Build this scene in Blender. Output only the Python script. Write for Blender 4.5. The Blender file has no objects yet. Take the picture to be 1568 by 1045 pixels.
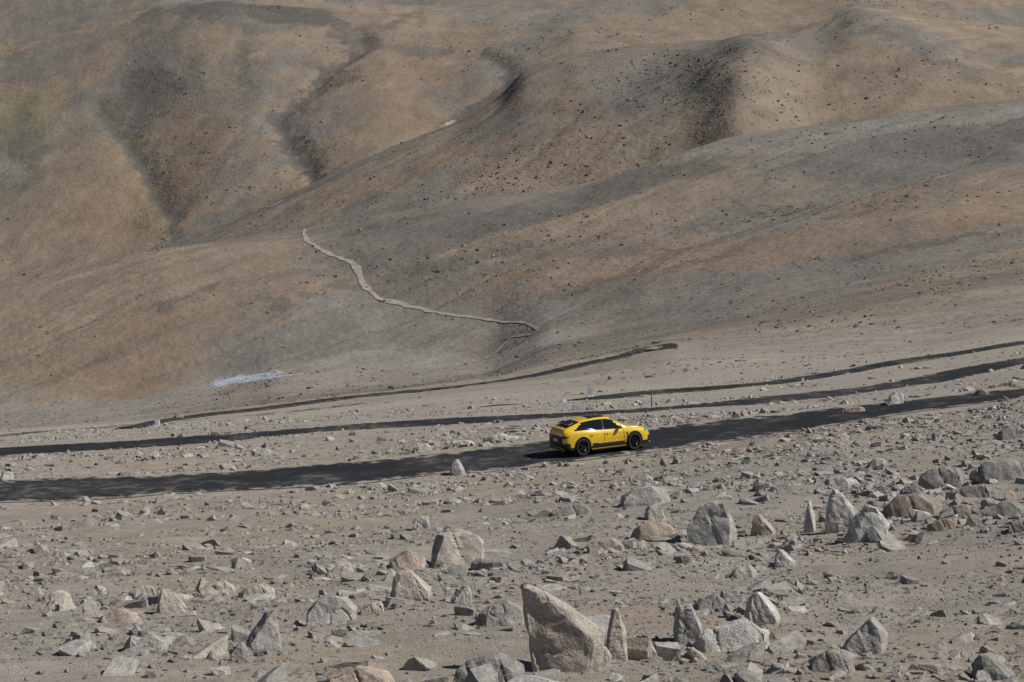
import bpy, bmesh, math, random
import numpy as np
from mathutils import Vector, Matrix
random.seed(7); RNG=np.random.default_rng(11)
scene=bpy.context.scene

# ------------------------------------------------------------------ camera
F=2926.0; PITCH=math.radians(-5.0)
cP,sP=math.cos(PITCH),math.sin(PITCH)
cam_d=bpy.data.cameras.new("camera"); cam=bpy.data.objects.new("camera",cam_d)
scene.collection.objects.link(cam); scene.camera=cam
cam_d.sensor_width=36.0; cam_d.lens=36.0*F/1568.0
cam_d.clip_start=0.5; cam_d.clip_end=20000
cam.location=(0,0,0); cam.rotation_euler=(math.radians(90)+PITCH,0,0)
def ray(x,y):
    u=(x-784.0)/F; v=(522.5-y)/F
    dy=cP-v*sP
    return u/dy,(sP+v*cP)/dy      # t = X/Y , m = Z/Y

# ------------------------------------------------------------------ noise
_tb={}
def vnoise(x,y,seed=0):
    if seed not in _tb: _tb[seed]=np.random.default_rng(seed+100).random((256,256))
    tb=_tb[seed]
    xi=np.floor(x).astype(np.int64); yi=np.floor(y).astype(np.int64)
    fx=x-xi; fy=y-yi
    fx=fx*fx*fx*(fx*(fx*6-15)+10); fy=fy*fy*fy*(fy*(fy*6-15)+10)
    a=tb[xi&255,yi&255]; b=tb[(xi+1)&255,yi&255]; c=tb[xi&255,(yi+1)&255]; d=tb[(xi+1)&255,(yi+1)&255]
    return (a+(b-a)*fx)*(1-fy)+(c+(d-c)*fx)*fy
def fbm(x,y,o=4,seed=0,g=0.5):
    s=0;a=1;t=0
    for i in range(o):
        s=s+a*(vnoise(x*2**i+17.3*i,y*2**i+9.1*i,seed+i)*2-1); t+=a; a*=g
    return s/t
def ridged(x,y,o=4,seed=0):
    s=0;a=1;t=0
    for i in range(o):
        s=s+a*(1-np.abs(vnoise(x*2**i+5.3*i,y*2**i+3.1*i,seed+i)*2-1)*2); t+=a; a*=0.5
    return s/t
def sstep(a,b,x):
    k=np.clip((x-a)/(b-a),0,1); return k*k*(3-2*k)

# ------------------------------------------------------------------ terrain grid
Rv=np.concatenate([np.linspace(7,20,26,endpoint=False),np.linspace(20,112,360,endpoint=False),
  np.linspace(112,260,190,endpoint=False),np.linspace(260,880,150,endpoint=False),
  np.linspace(880,1320,200,endpoint=False),np.linspace(1320,1500,24,endpoint=False),
  np.linspace(1500,2000,140,endpoint=False),np.linspace(2000,2800,240,endpoint=False),
  np.linspace(2800,4600,50)])
inner=np.linspace(-0.30,0.30,900)
outer=0.30+np.cumsum(np.linspace(0.002,0.05,36))
Tv=np.concatenate([-outer[::-1],inner,outer])
nR,nT=len(Rv),len(Tv)

LINES=[
 [(-300,1700,7),(1900,1700,7)],
 [(-300,1300,15),(1900,1300,15)],
 [(-300,1045,26),(784,1045,26),(1900,1035,26)],
 [(-300,900,46),(0,893,46),(784,872,46),(1300,846,46),(1568,830,46),(1900,800,46)],
 [(-300,830,62),(0,822,62),(784,784,64),(1300,742,66),(1568,712,68),(1900,680,70)],
 # road A near edge
 [(-300,793,84),(0,770,86),(200,764,88),(400,754,90),(560,742,91.5),(700,722,93),(850,703,94.5),(1000,688,96),(1200,660,100),(1330,639,103),(1480,613,107),(1568,589,110),(1900,540,120)],
 [(-300,757,92),(0,736,94),(200,731,96),(400,724,98),(560,710,99.5),(700,691,101),(850,675,102),(1000,660,103.5),(1200,642,107),(1330,628,111),(1480,607,117),(1568,591,121),(1900,546,134)],
 # road C
 [(-300,715,116),(0,697,122),(200,683,126),(400,666,130),(520,656,132),(700,646,136),(850,637,140),(1000,628,144),(1170,615,150),(1290,602,158),(1440,581,168),(1568,553,176),(1900,505,196)],
 # road B
 [(-300,692,176),(0,675,184),(200,662,192),(400,648,198),(600,635,204),(750,622,208),(1000,603,216),(1200,584,226),(1400,553,240),(1568,525,252),(1900,480,280)],
 # road D
 [(-300,680,310),(0,660,330),(200,645,345),(270,638,350),(400,625,360),(560,608,385),(760,583,410),(900,560,440),(1025,530,470),(1200,520,480),(1400,497,490),(1568,468,500),(1900,420,520)],
 # base of mid hill
 [(-300,660,900),(0,630,900),(200,610,900),(330,592,900),(420,572,900),(600,560,900),(750,545,890),(830,515,860),(1000,492,820),(1200,455,790),(1400,415,770),(1568,385,760),(1900,350,760)],
 # mid slope
 [(-300,590,980),(0,540,1000),(250,480,1010),(470,445,1020),(700,420,1030),(880,385,1030),(1000,360,1030),(1200,320,1030),(1400,285,1020),(1568,262,1020),(1900,225,1020)],
 # mid crest
 [(-300,505,1080),(0,440,1110),(250,378,1150),(470,345,1170),(700,310,1190),(880,285,1210),(1000,250,1220),(1100,217,1240),(1200,201,1255),(1400,172,1270),(1568,150,1285),(1900,110,1300)],
 # trough
 [(-300,560,1380),(0,505,1400),(470,405,1440),(880,345,1450),(1100,285,1450),(1568,225,1460),(1900,200,1460)],
 # right spur, mid way
 [(-300,520,1560),(0,480,1560),(280,410,1580),(430,345,1600),(600,285,1610),(700,255,1610),(880,200,1610),(1000,175,1600),(1130,165,1560),(1250,150,1600),(1400,120,1620),(1568,110,1640),(1900,120,1640)],
 # right spur crest
 [(-300,490,1640),(0,455,1680),(200,402,1700),(280,374,1720),(430,306,1760),(520,259,1800),(600,226,1820),(700,188,1850),(770,146,1870),(800,108,1890),(880,84,1900),(1000,68,1900),(1080,60,1880),(1160,70,1840),(1250,38,1880),(1310,14,1900),(1400,22,1930),(1568,44,1950),(1900,80,1950)],
 # valley behind
 [(-300,500,1800),(0,462,1820),(200,408,1840),(280,378,1850),(430,314,1880),(520,270,1910),(600,242,1930),(700,208,1960),(770,170,1980),(800,136,2000),(880,110,2010),(1000,98,2010),(1160,100,2010),(1310,55,2050),(1568,80,2100),(1900,100,2100)],
 # left hill, mid
 [(-300,290,2140),(0,270,2150),(200,230,2150),(400,170,2150),(600,140,2150),(740,100,2170),(880,60,2200),(1000,45,2250),(1200,30,2250),(1310,10,2250),(1568,10,2300),(1900,0,2300)],
 # left hill crest
 [(-300,110,2450),(0,86,2480),(120,50,2500),(240,8,2520),(330,-4,2530),(430,2,2540),(540,6,2560),(640,14,2580),(740,12,2600),(860,0,2640),(1000,-25,2700),(1200,-40,2700),(1568,-40,2700),(1900,-40,2700)],
 [(-300,140,2760),(0,110,2780),(240,40,2800),(540,40,2830),(860,30,2880),(1200,-20,2900),(1900,-20,2900)],
 [(-300,-260,3700),(400,-240,3700),(900,-300,3700),(1900,-300,3700)],
 [(-300,-200,4600),(1900,-200,4600)],
]
KR=[];KZ=[]
for L in LINES:
    T=[];R=[];Z=[]
    for (x,y,r) in L:
        t,m=ray(x,y); T.append(t);R.append(r);Z.append(m*r)
    KR.append(np.interp(Tv,T,R)); KZ.append(np.interp(Tv,T,Z))
KR=np.array(KR);KZ=np.array(KZ)
def smooth_t(A,n):
    k=np.hanning(n+2)[1:-1];k/=k.sum()
    P=np.pad(A,((0,0),(n//2,n//2)),mode='edge')
    return np.array([np.convolve(r,k,mode='valid') for r in P])
KR=smooth_t(KR,25);KZ=smooth_t(KZ,25)
def pchip(xk,yk,x):
    h=np.diff(xk);d=np.diff(yk)/h
    m=np.zeros_like(yk);m[0]=d[0];m[-1]=d[-1]
    w1=2*h[1:]+h[:-1];w2=h[1:]+2*h[:-1]
    ok=d[:-1]*d[1:]>0
    with np.errstate(divide='ignore',invalid='ignore'):
        mm=(w1+w2)/(w1/d[:-1]+w2/d[1:])
    m[1:-1]=np.where(ok,mm,0)
    i=np.clip(np.searchsorted(xk,x)-1,0,len(xk)-2)
    s=(x-xk[i])/h[i]
    return ((1+2*s)*(1-s)**2*yk[i]+s*(1-s)**2*h[i]*m[i]+s*s*(3-2*s)*yk[i+1]+s*s*(s-1)*h[i]*m[i+1])
Z=np.zeros((nR,nT))
for j in range(nT): Z[:,j]=pchip(KR[:,j],KZ[:,j],Rv)
YY=np.repeat(Rv[:,None],nT,1); XX=YY*Tv[None,:]

# relief noise
near=1-sstep(100,170,YY)
Z+=near*(0.26*fbm(XX/7,YY/7,4,1)+0.07*fbm(XX/1.5,YY/1.5,3,5))
midm=sstep(110,180,YY)*(1-sstep(700,900,YY))
Z+=midm*(0.35*fbm(XX/22,YY/22,4,9))
dx,dy=0.82,0.57
A1=(XX*dx+YY*dy); B1=(-XX*dy+YY*dx)
hill=sstep(800,950,YY)*(1-sstep(1330,1420,YY))
Bw=B1+14*fbm(XX/90,YY/90,4,16)
g_mid=(1-np.abs(2*vnoise(A1/330,Bw/34,17)-1))**7
g_mid2=(1-np.abs(2*vnoise(A1/160,Bw/15,18)-1))**7
Z+=hill*(2.4*fbm(A1/260,B1/55,4,12)+0.35*fbm(XX/22,YY/22,3,15)-1.2*g_mid-.4*g_mid2)
far=sstep(1400,1550,YY)
wx=XX+60*fbm(XX/300,YY/300,3,20)+14*fbm(XX/45,YY/45,4,21,.6); wy=YY+60*fbm(XX/300,YY/300,3,24)
far2=sstep(1850,2000,YY)
ua=wx*.8+wy*.6;ub=-wx*.6+wy*.8
g_sp=(1-np.abs(2*vnoise(ua/230,ub/60,26)-1))**6
Z+=far*(1-far2)*(3.5*ridged(ua/260,ub/110,4,28)+.8*fbm(XX/35,YY/35,3,31)-1.8*g_sp-1)
gm=sstep(-.1,.35,fbm(XX/260,YY/260,3,43))*(1-sstep(.0,.06,Tv)[None,:])
g_l=gm*(1-np.abs(2*vnoise(wx/85+wy/600,wy/420,41)-1))**7
g_l2=gm*(1-np.abs(2*vnoise(wx/33-wy/500,wy/210,42)-1))**8
Z+=far2*(8*fbm(wx/260,wy/420,4,33)+1.0*fbm(XX/40,YY/40,3,38)-2.6*g_l-.7*g_l2)

tI=np.arange(nT);rI=np.arange(nR)
def H(x,y):
    x=np.atleast_1d(np.asarray(x,float));y=np.atleast_1d(np.asarray(y,float))
    fi=np.interp(y,Rv,rI);fj=np.interp(x/y,Tv,tI)
    i=np.minimum(fi.astype(int),nR-2);j=np.minimum(fj.astype(int),nT-2)
    a=fi-i;b=fj-j
    return (Z[i,j]*(1-a)+Z[i+1,j]*a)*(1-b)+(Z[i,j+1]*(1-a)+Z[i+1,j+1]*a)*b
def unp(x,y):
    t,m=ray(x,y)
    fj=np.interp(t,Tv,tI);j=min(int(fj),nT-2);b=fj-j
    col=Z[:,j]*(1-b)+Z[:,j+1]*b
    g=col-m*Rv
    hit=np.where(g[20:]>=0)[0]
    if len(hit)==0: R=Rv[-5]
    else:
        i=hit[0]+20
        if i==0: R=Rv[0]
        else:
            g0,g1=g[i-1],g[i]; R=Rv[i-1]+(Rv[i]-Rv[i-1])*(-g0/(g1-g0) if g1!=g0 else 0)
    return (t*R,R)
def unpoly(P): return np.array([unp(x,y) for x,y in P])
def catmull(P,step):
    P=np.asarray(P,float);Q=np.vstack([2*P[0]-P[1],P,2*P[-1]-P[-2]])
    out=[]
    for i in range(1,len(Q)-2):
        n=max(2,int(np.linalg.norm(Q[i+1]-Q[i])/step))
        for s in np.linspace(0,1,n,endpoint=False):
            out.append(0.5*((2*Q[i])+(-Q[i-1]+Q[i+1])*s+(2*Q[i-1]-5*Q[i]+4*Q[i+1]-Q[i+2])*s*s+(-Q[i-1]+3*Q[i]-3*Q[i+1]+Q[i+2])*s**3))
    out.append(Q[-2]);return np.array(out)
def pdist(P,rad,zs=None):
    y0,y1=P[:,1].min()-rad,P[:,1].max()+rad
    a=max(0,np.searchsorted(Rv,y0)-1);b=min(nR,np.searchsorted(Rv,y1)+1)
    X=XX[a:b];Y=YY[a:b];D=np.full(X.shape,1e9);ZZ=np.zeros(X.shape)
    for k in range(len(P)-1):
        p,q=P[k],P[k+1];e=q-p;l2=max(e@e,1e-9)
        s=np.clip(((X-p[0])*e[0]+(Y-p[1])*e[1])/l2,0,1)
        d=np.hypot(X-p[0]-s*e[0],Y-p[1]-s*e[1])
        if zs is not None:
            m=d<D; ZZ[m]=(zs[k]+s*(zs[k+1]-zs[k]))[m]
        D=np.minimum(D,d)
    return slice(a,b),D,ZZ

def bump(P,w,amp):
    Q=unpoly(P);sl,D,_=pdist(Q,w*3)
    D=D*(1+0.35*fbm(XX[sl]/w/1.5,YY[sl]/w/1.5,3,44))
    Z[sl]+=amp*np.exp(-(D/w)**2)
bump([(1165,75),(1150,110),(1135,150),(1118,195)],36,13)
bump([(1020,100),(1060,150),(1080,195)],38,-7)
bump([(1290,30),(1240,90),(1230,150)],30,-4)
bump([(1330,25),(1400,80),(1480,130)],45,6)
bump([(150,170),(190,222),(230,280),(268,340)],14,-4)
bump([(545,45),(560,80),(500,112),(470,150),(425,185),(440,218),(470,255),(482,275)],14,-5)
bump([(300,60),(290,130),(310,210),(335,300)],60,9)
bump([(600,60),(575,130),(545,215)],60,6)
bump([(420,60),(400,120),(380,190),(400,260)],35,4)
bump([(60,110),(90,160),(120,230),(150,300)],60,5)
bump([(700,90),(750,85),(778,102),(782,125),(745,160),(700,186)],16,-4)
bump([(1040,305),(940,330),(830,365),(700,400)],22,3)
bump([(1500,240),(1300,300),(1100,350),(950,400),(860,450)],28,-3)
bump([(1400,340),(1200,385),(1000,440)],28,2.5)
bump([(470,350),(500,390),(560,440),(600,470)],26,-3)

# ------------------------------------------------------------------ road corridors
ROADS={
 'A':dict(p=[(-420,782),(-150,764),(0,752),(200,747),(400,739),(560,726),(700,707),(850,690),(930,682),(1000,674),(1100,663),(1200,651),(1330,635),(1480,613),(1600,595),(1850,558)],w=3.2,lift=.03,fl=3.0),
 'C':dict(p=[(-420,722),(-150,706),(0,696),(200,684),(400,667),(520,657),(700,647),(850,638),(1000,629),(1110,621),(1200,613),(1290,603),(1370,593),(1440,582),(1500,569),(1568,553),(1700,530),(1850,508)],w=1.9,lift=.04,fl=1.6),
 'B':dict(p=[(750,622),(800,619),(870,614),(1000,603),(1100,595),(1200,586),(1300,569),(1400,553),(1480,541),(1568,525),(1700,505),(1850,485)],w=1.7,lift=.05,fl=1.6),
 'D':dict(p=[(190,657),(270,642),(400,628),(560,609),(660,598),(760,585),(830,573),(900,559),(950,547),(985,538),(1012,532)],w=2.0,lift=.12,fl=3),
 'E':dict(p=[(950,545),(975,537),(1000,531),(1020,529),(1026,531),(1020,535),(1000,537),(970,541)],w=2.3,lift=.16,fl=4),
 'G':dict(p=[(-300,690),(0,667),(150,657),(270,646),(420,634),(560,618)],w=1.0,lift=.1,fl=2),
}
RC={}
for k,v in ROADS.items():
    Q=catmull(unpoly(v['p']),3.0 if k in 'ABC' else 6.0)
    for _ in range(6 if k!='E' else 1):
        Q[1:-1]=0.25*Q[:-2]+0.5*Q[1:-1]+0.25*Q[2:]
    zs=H(Q[:,0],Q[:,1])
    for _ in range(12): zs[1:-1]=0.25*zs[:-2]+0.5*zs[1:-1]+0.25*zs[2:]
    RC[k]=(Q,zs)
for k in ['D','B','C','A']:
    v=ROADS[k];Q,zs=RC[k]
    step=2 if k in 'ABC' else 1
    rad=v['w']+v['fl']+1
    sl,D,zz=pdist(Q[::step] if len(Q)>20 else Q,rad,(zs[::step] if len(Q)>20 else zs))
    m=1-sstep(v['w']+0.2,v['w']+v['fl'],D)
    Z[sl]=Z[sl]*(1-m)+zz*m

# ------------------------------------------------------------------ albedo painting (geology, plus painted shade on the right spur) in world space
def C(r,g,b): return np.array([r,g,b])
TAN=C(.258,.202,.151);GREY=C(.204,.189,.165);NEAR=C(.345,.305,.258);RED=C(.270,.200,.145)
OLIVE=C(.225,.190,.115);DK=C(.115,.104,.09);PALE=C(.32,.295,.26)
col=np.zeros((nR,nT,3))
def mixc(a,b,m): return a*(1-m[...,None])+b*m[...,None]
nz=fbm(XX/140,YY/140,6,50,.6)
col[:]=TAN
col=mixc(col,GREY*.93+0*col,sstep(.0,.25,nz+0.35*fbm(A1/400,B1/60,5,55,.6))*.85)
s1=fbm(A1/180,B1/22,5,60,.6);s2=fbm(A1/60,B1/6,4,62,.6)
col*= (1+(0.20*s1+.18*s2)*hill)[...,None]
s3=fbm(wx/14,wy/120,5,63,.6)
col*= (1+.18*s3*far2)[...,None]
s4=fbm(ua/90,ub/9,5,66,.6)
col*= (1+.22*s4*far*(1-far2))[...,None]
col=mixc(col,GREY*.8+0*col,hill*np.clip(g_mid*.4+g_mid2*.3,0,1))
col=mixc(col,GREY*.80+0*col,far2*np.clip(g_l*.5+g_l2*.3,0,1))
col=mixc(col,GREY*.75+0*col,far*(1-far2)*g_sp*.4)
nearm=1-sstep(180,700,YY)
col=mixc(col,NEAR+0*col,nearm)
mr_=sstep(200,320,YY)*(1-sstep(760,900,YY))
col*=(1+mr_*.35*fbm(XX/40,YY/60,6,67,.65))[...,None]
col=mixc(col,C(.345,.28,.212)+0*col,(1-sstep(95,140,YY))*sstep(-.1,.5,fbm(XX/9,YY/9,4,65)-.7*Tv[None,:])*.75)
col=mixc(col,C(.275,.258,.232)+0*col,(1-sstep(120,240,YY))*sstep(.0,.5,fbm(XX/6,YY/6,4,70)+.7*Tv[None,:])*.55)
def stroke(P,w,c,s,seed=80,edge=1.0):
    Q=unpoly(P);sl,D,_=pdist(Q,w*2.8)
    n=fbm(XX[sl]/w/1.1,YY[sl]/w/1.1,6,seed,.68)
    m=(1-sstep(.45,1.05,D/w*.85+edge*1.3*n))*s
    col[sl]=mixc(col[sl],c+0*col[sl],m)
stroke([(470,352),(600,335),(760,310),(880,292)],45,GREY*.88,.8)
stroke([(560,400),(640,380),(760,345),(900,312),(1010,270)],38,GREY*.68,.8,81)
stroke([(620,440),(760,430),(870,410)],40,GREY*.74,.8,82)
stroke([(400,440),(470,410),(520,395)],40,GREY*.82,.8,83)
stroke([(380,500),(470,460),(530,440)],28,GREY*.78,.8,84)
stroke([(1100,225),(1300,205),(1568,170),(1750,150)],40,GREY*1.15,.8,85)
stroke([(1150,290),(1300,260),(1568,235),(1750,220)],45,GREY*.82,.8,86)
stroke([(1568,190),(1500,215),(1450,225)],30,GREY*.65,.7,87)
stroke([(920,330),(1050,300),(1200,290)],30,TAN,.8,88)
stroke([(880,440),(1050,390),(1250,360),(1450,330)],60,RED*.97,.8,89)
stroke([(60,520),(200,470),(350,430)],60,TAN,.8,90)
stroke([(150,590),(300,545),(440,520)],60,RED*.92,.7,91)
stroke([(900,480),(1100,450),(1300,410),(1568,360)],50,GREY,.75,92)
stroke([(560,510),(700,500),(800,490)],50,GREY*1.05,.8,93)
stroke([(1200,480),(1400,450),(1568,420)],40,GREY*.8,.6,94)
stroke([(380,545),(480,535),(600,520)],40,GREY*.95,.7,95)
stroke([(0,640),(200,622),(420,595),(620,570),(750,558)],60,PALE*.86,.8,96)
stroke([(1100,540),(1300,510),(1568,470)],50,NEAR*.76,.7,97)
for i,P_ in enumerate([[(640,420),(720,395),(800,372)],[(1060,360),(1160,335),(1220,322)],[(700,360),(780,335)],[(980,420),(1100,395)],[(840,455),(960,420),(1040,385)],[(1280,330),(1400,300)],[(540,360),(660,330)],[(1320,395),(1480,360)],[(250,470),(330,440)],[(420,470),(520,440)]]):
    stroke(P_,8,GREY*.6,.6,300+i,1.5)
# far left hill
stroke([(0,180),(60,180),(110,190),(160,182)],32,OLIVE*1.1,.5,100)
stroke([(150,300),(200,330),(260,358)],45,RED*1.05,.8,101)
stroke([(175,205),(215,280),(262,345)],16,C(.27,.215,.12),.5,102)
stroke([(0,200),(15,240),(5,300)],38,C(.165,.155,.115),.6,103)
stroke([(150,165),(185,215),(225,268),(262,335),(278,365)],8,GREY*.8,.9,104)
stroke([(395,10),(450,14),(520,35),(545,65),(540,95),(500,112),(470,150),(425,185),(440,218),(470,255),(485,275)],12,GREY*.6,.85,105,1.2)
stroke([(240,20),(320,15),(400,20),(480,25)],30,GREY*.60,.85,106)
stroke([(520,55),(600,75),(680,80)],18,GREY*.72,.7,107)
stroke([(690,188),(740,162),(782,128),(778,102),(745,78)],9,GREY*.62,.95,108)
stroke([(430,312),(520,268),(600,235),(690,192)],10,GREY*.8,.8,109)
stroke([(280,371),(350,345),(430,312)],8,GREY*.8,.8,110)
stroke([(300,250),(330,200),(320,140)],50,RED*.92,.6,111)
stroke([(600,180),(620,110),(660,100)],50,RED*.98,.5,112)
stroke([(0,110),(120,70),(230,30)],40,GREY*.85,.7,113)
stroke([(250,150),(240,130)],24,GREY*.62,.7,114,1.3)
stroke([(520,130),(540,110)],16,GREY*.6,.6,115,1.3)
stroke([(200,120),(215,160),(225,200)],10,GREY*.75,.6,116,1.3)
stroke([(380,40),(370,90),(385,140)],10,GREY*.7,.6,117,1.3)
stroke([(640,20),(600,40),(570,55)],10,GREY*.65,.6,118,1.3)
stroke([(300,90),(300,130),(330,180)],9,GREY*.78,.6,119,1.3)
stroke([(100,110),(120,140),(150,165)],9,GREY*.8,.6,133,1.3)
stroke([(700,20),(820,30),(900,20)],40,GREY*1.1,.7,135)
stroke([(20,250),(30,275)],12,PALE*.9,.5,136,1.5)
# far right hill
stroke([(1150,80),(1128,110),(1105,150),(1095,190)],32,DK*1.25,.85,120,1.0)  # dark rock spine, with shade of the spur's left face painted in
stroke([(1090,75),(1030,110),(990,150),(1000,180)],40,GREY*.72,.75,121,1.0)  # rest of that left-facing slope, its shade painted as darker grey
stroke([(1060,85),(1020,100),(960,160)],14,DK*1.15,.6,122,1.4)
stroke([(1200,60),(1300,35),(1400,60)],50,GREY*.95,.7,123)
stroke([(1180,150),(1300,120),(1450,130)],60,TAN,.7,124)
stroke([(560,290),(700,240),(850,200)],50,RED*.95,.6,125)
stroke([(880,100),(950,110),(1000,90)],50,GREY,.6,126)
stroke([(1240,40),(1200,55),(1150,72)],12,DK*1.2,.6,127,1.4)
stroke([(760,240),(860,200),(960,160)],16,GREY*.7,.5,128,1.3)
stroke([(1340,45),(1420,75),(1500,120)],12,GREY*.7,.5,134,1.3)
# icy trickles
stroke([(335,585),(380,580),(418,577)],9,C(.42,.46,.54),.85,130,1.1)
stroke([(418,314),(428,309)],3,C(.5,.52,.55),.8,131,.3)
stroke([(684,190),(694,186)],2.5,C(.5,.52,.55),.7,132,.3)
for k,(Q,zs) in RC.items():
    if k in 'ABC':
        w=ROADS[k]['w']+1.2
        sl,D,_=pdist(Q[::2],w*2.6)
        m=(1-sstep(w*.6,w*1.5,D+1.2*fbm(XX[sl]/2.5,YY[sl]/2.5,3,140)))*.75
        col[sl]=mixc(col[sl],C(.365,.32,.265)+0*col[sl],m)

# ------------------------------------------------------------------ mesh helpers
def grid_mesh(name,V,nr,nc,smooth=True):
    me=bpy.data.meshes.new(name)
    me.vertices.add(len(V));me.vertices.foreach_set("co",V.astype(np.float32).ravel())
    a=(np.arange(nr-1)[:,None]*nc+np.arange(nc-1)[None,:]).ravel()
    f=np.stack([a,a+1,a+nc+1,a+nc],1).astype(np.int32)
    me.loops.add(f.size);me.loops.foreach_set("vertex_index",f.ravel())
    me.polygons.add(len(f));me.polygons.foreach_set("loop_start",np.arange(len(f),dtype=np.int32)*4)
    me.polygons.foreach_set("use_smooth",np.ones(len(f),dtype=bool))
    me.update(calc_edges=True)
    ob=bpy.data.objects.new(name,me);scene.collection.objects.link(ob);return ob
ter=grid_mesh("terrain",np.stack([XX.ravel(),YY.ravel(),Z.ravel()],1),nR,nT)
ca=ter.data.color_attributes.new("geo","FLOAT_COLOR","POINT")
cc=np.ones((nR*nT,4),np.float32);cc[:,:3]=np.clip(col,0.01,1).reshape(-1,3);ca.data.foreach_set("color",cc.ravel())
za=ter.data.attributes.new("near","FLOAT","POINT");za.data.foreach_set("value",(1-sstep(150,500,YY)).astype(np.float32).ravel())

# ------------------------------------------------------------------ node helpers
def mat(name):
    m=bpy.data.materials.new(name);m.use_nodes=True
    nt=m.node_tree;return m,nt,nt.nodes["Principled BSDF"]
def N(nt,t,**k):
    n=nt.nodes.new(t)
    for a,b in k.items():
        setattr(n,a,b)
    return n
def noise(nt,vec,scale,detail=6,rough=.55,off=None):
    n=N(nt,"ShaderNodeTexNoise");n.inputs["Scale"].default_value=scale;n.inputs["Detail"].default_value=detail;n.inputs["Roughness"].default_value=rough
    nt.links.new(vec,n.inputs["Vector"]);return n.outputs["Fac"]
def mr(nt,v,a,b,c,d):
    n=N(nt,"ShaderNodeMapRange");nt.links.new(v,n.inputs[0])
    for i,x in zip((1,2,3,4),(a,b,c,d)): n.inputs[i].default_value=x
    return n.outputs[0]
def math_(nt,op,a,b):
    n=N(nt,"ShaderNodeMath",operation=op)
    for i,x in enumerate((a,b)):
        if isinstance(x,(int,float)): n.inputs[i].default_value=x
        else: nt.links.new(x,n.inputs[i])
    return n.outputs[0]
def mixrgb(nt,f,a,b,blend='MIX'):
    n=N(nt,"ShaderNodeMix",data_type='RGBA',blend_type=blend)
    for s,x in ((0,f),(6,a),(7,b)):
        if hasattr(x,'links'): nt.links.new(x,n.inputs[s])
        else:
            n.inputs[s].default_value=x if s==0 else (*x,1)
    return n.outputs[2]

m_ter,nt,bs=mat("terrain_ground")
geo=N(nt,"ShaderNodeNewGeometry").outputs["Position"]
at=N(nt,"ShaderNodeAttribute",attribute_name="geo").outputs["Color"]
an=N(nt,"ShaderNodeAttribute",attribute_name="near").outputs["Fac"]
inv=math_(nt,'SUBTRACT',1.0,an)
n_f=noise(nt,geo,.03,4,.65);n_f2=noise(nt,geo,.28,2,.7)
farfac=math_(nt,'MULTIPLY',mr(nt,n_f,.3,.7,.84,1.14),mr(nt,n_f2,.3,.7,.91,1.09))
n_n=noise(nt,geo,1.2,3,.6);n_n2=noise(nt,geo,22,3,.75)
nearfac=math_(nt,'MULTIPLY',mr(nt,n_n,.3,.7,.84,1.14),mr(nt,n_n2,.3,.7,.62,1.38))
fac=math_(nt,'ADD',math_(nt,'MULTIPLY',farfac,inv),math_(nt,'MULTIPLY',nearfac,an))
comb=N(nt,"ShaderNodeCombineXYZ")
for i in range(3): nt.links.new(fac,comb.inputs[i])
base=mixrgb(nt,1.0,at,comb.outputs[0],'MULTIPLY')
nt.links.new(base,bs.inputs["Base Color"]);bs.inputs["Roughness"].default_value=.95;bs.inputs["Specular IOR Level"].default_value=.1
bn=N(nt,"ShaderNodeBump");bn.inputs["Strength"].default_value=.8;bn.inputs["Distance"].default_value=1
hgt=math_(nt,'ADD',math_(nt,'MULTIPLY',n_n2,math_(nt,'MULTIPLY',an,.065)),
   math_(nt,'MULTIPLY',math_(nt,'ADD',math_(nt,'MULTIPLY',n_f2,.6),math_(nt,'MULTIPLY',n_f,4.0)),inv))
nt.links.new(hgt,bn.inputs["Height"]);nt.links.new(bn.outputs[0],bs.inputs["Normal"])
ter.data.materials.append(m_ter)

def asphalt(name,c0,c1,dust):
    m,nt,bs=mat(name)
    g=N(nt,"ShaderNodeNewGeometry").outputs["Position"]
    a=noise(nt,g,.20,4,.65);b=noise(nt,g,1.3,5,.7);c=noise(nt,g,30,2,.7)
    x=mixrgb(nt,mr(nt,a,.40,.6,0,1),c0,c1)
    x=mixrgb(nt,math_(nt,'MULTIPLY',mr(nt,b,.47,.62,0,dust),mr(nt,a,.47,.60,.05,1)),x,(.17,.15,.125))
    x=mixrgb(nt,mr(nt,c,.4,.7,0,.2),x,(.07,.068,.065))
    e=N(nt,"ShaderNodeAttribute",attribute_name="edge").outputs["Fac"]
    x=mixrgb(nt,mr(nt,math_(nt,'ADD',e,math_(nt,'MULTIPLY',math_(nt,'SUBTRACT',b,.5),1.3)),.80,1.0,0,1),x,(.33,.295,.25))
    nt.links.new(x,bs.inputs["Base Color"]);bs.inputs["Roughness"].default_value=.9;bs.inputs["Specular IOR Level"].default_value=.1
    bn=N(nt,"ShaderNodeBump");bn.inputs["Distance"].default_value=.015;nt.links.new(c,bn.inputs["Height"]);nt.links.new(bn.outputs[0],bs.inputs["Normal"])
    return m
m_as=asphalt("asphalt_worn",(.020,.021,.025),(.036,.037,.040),.7)
m_dirt,nt,bs=mat("dirt_track_surface")
g=N(nt,"ShaderNodeNewGeometry").outputs["Position"]
nt.links.new(mixrgb(nt,mr(nt,noise(nt,g,.2,5,.7),.35,.65,0,1),(.26,.225,.18),(.40,.36,.29)),bs.inputs["Base Color"]);bs.inputs["Roughness"].default_value=.95
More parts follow.
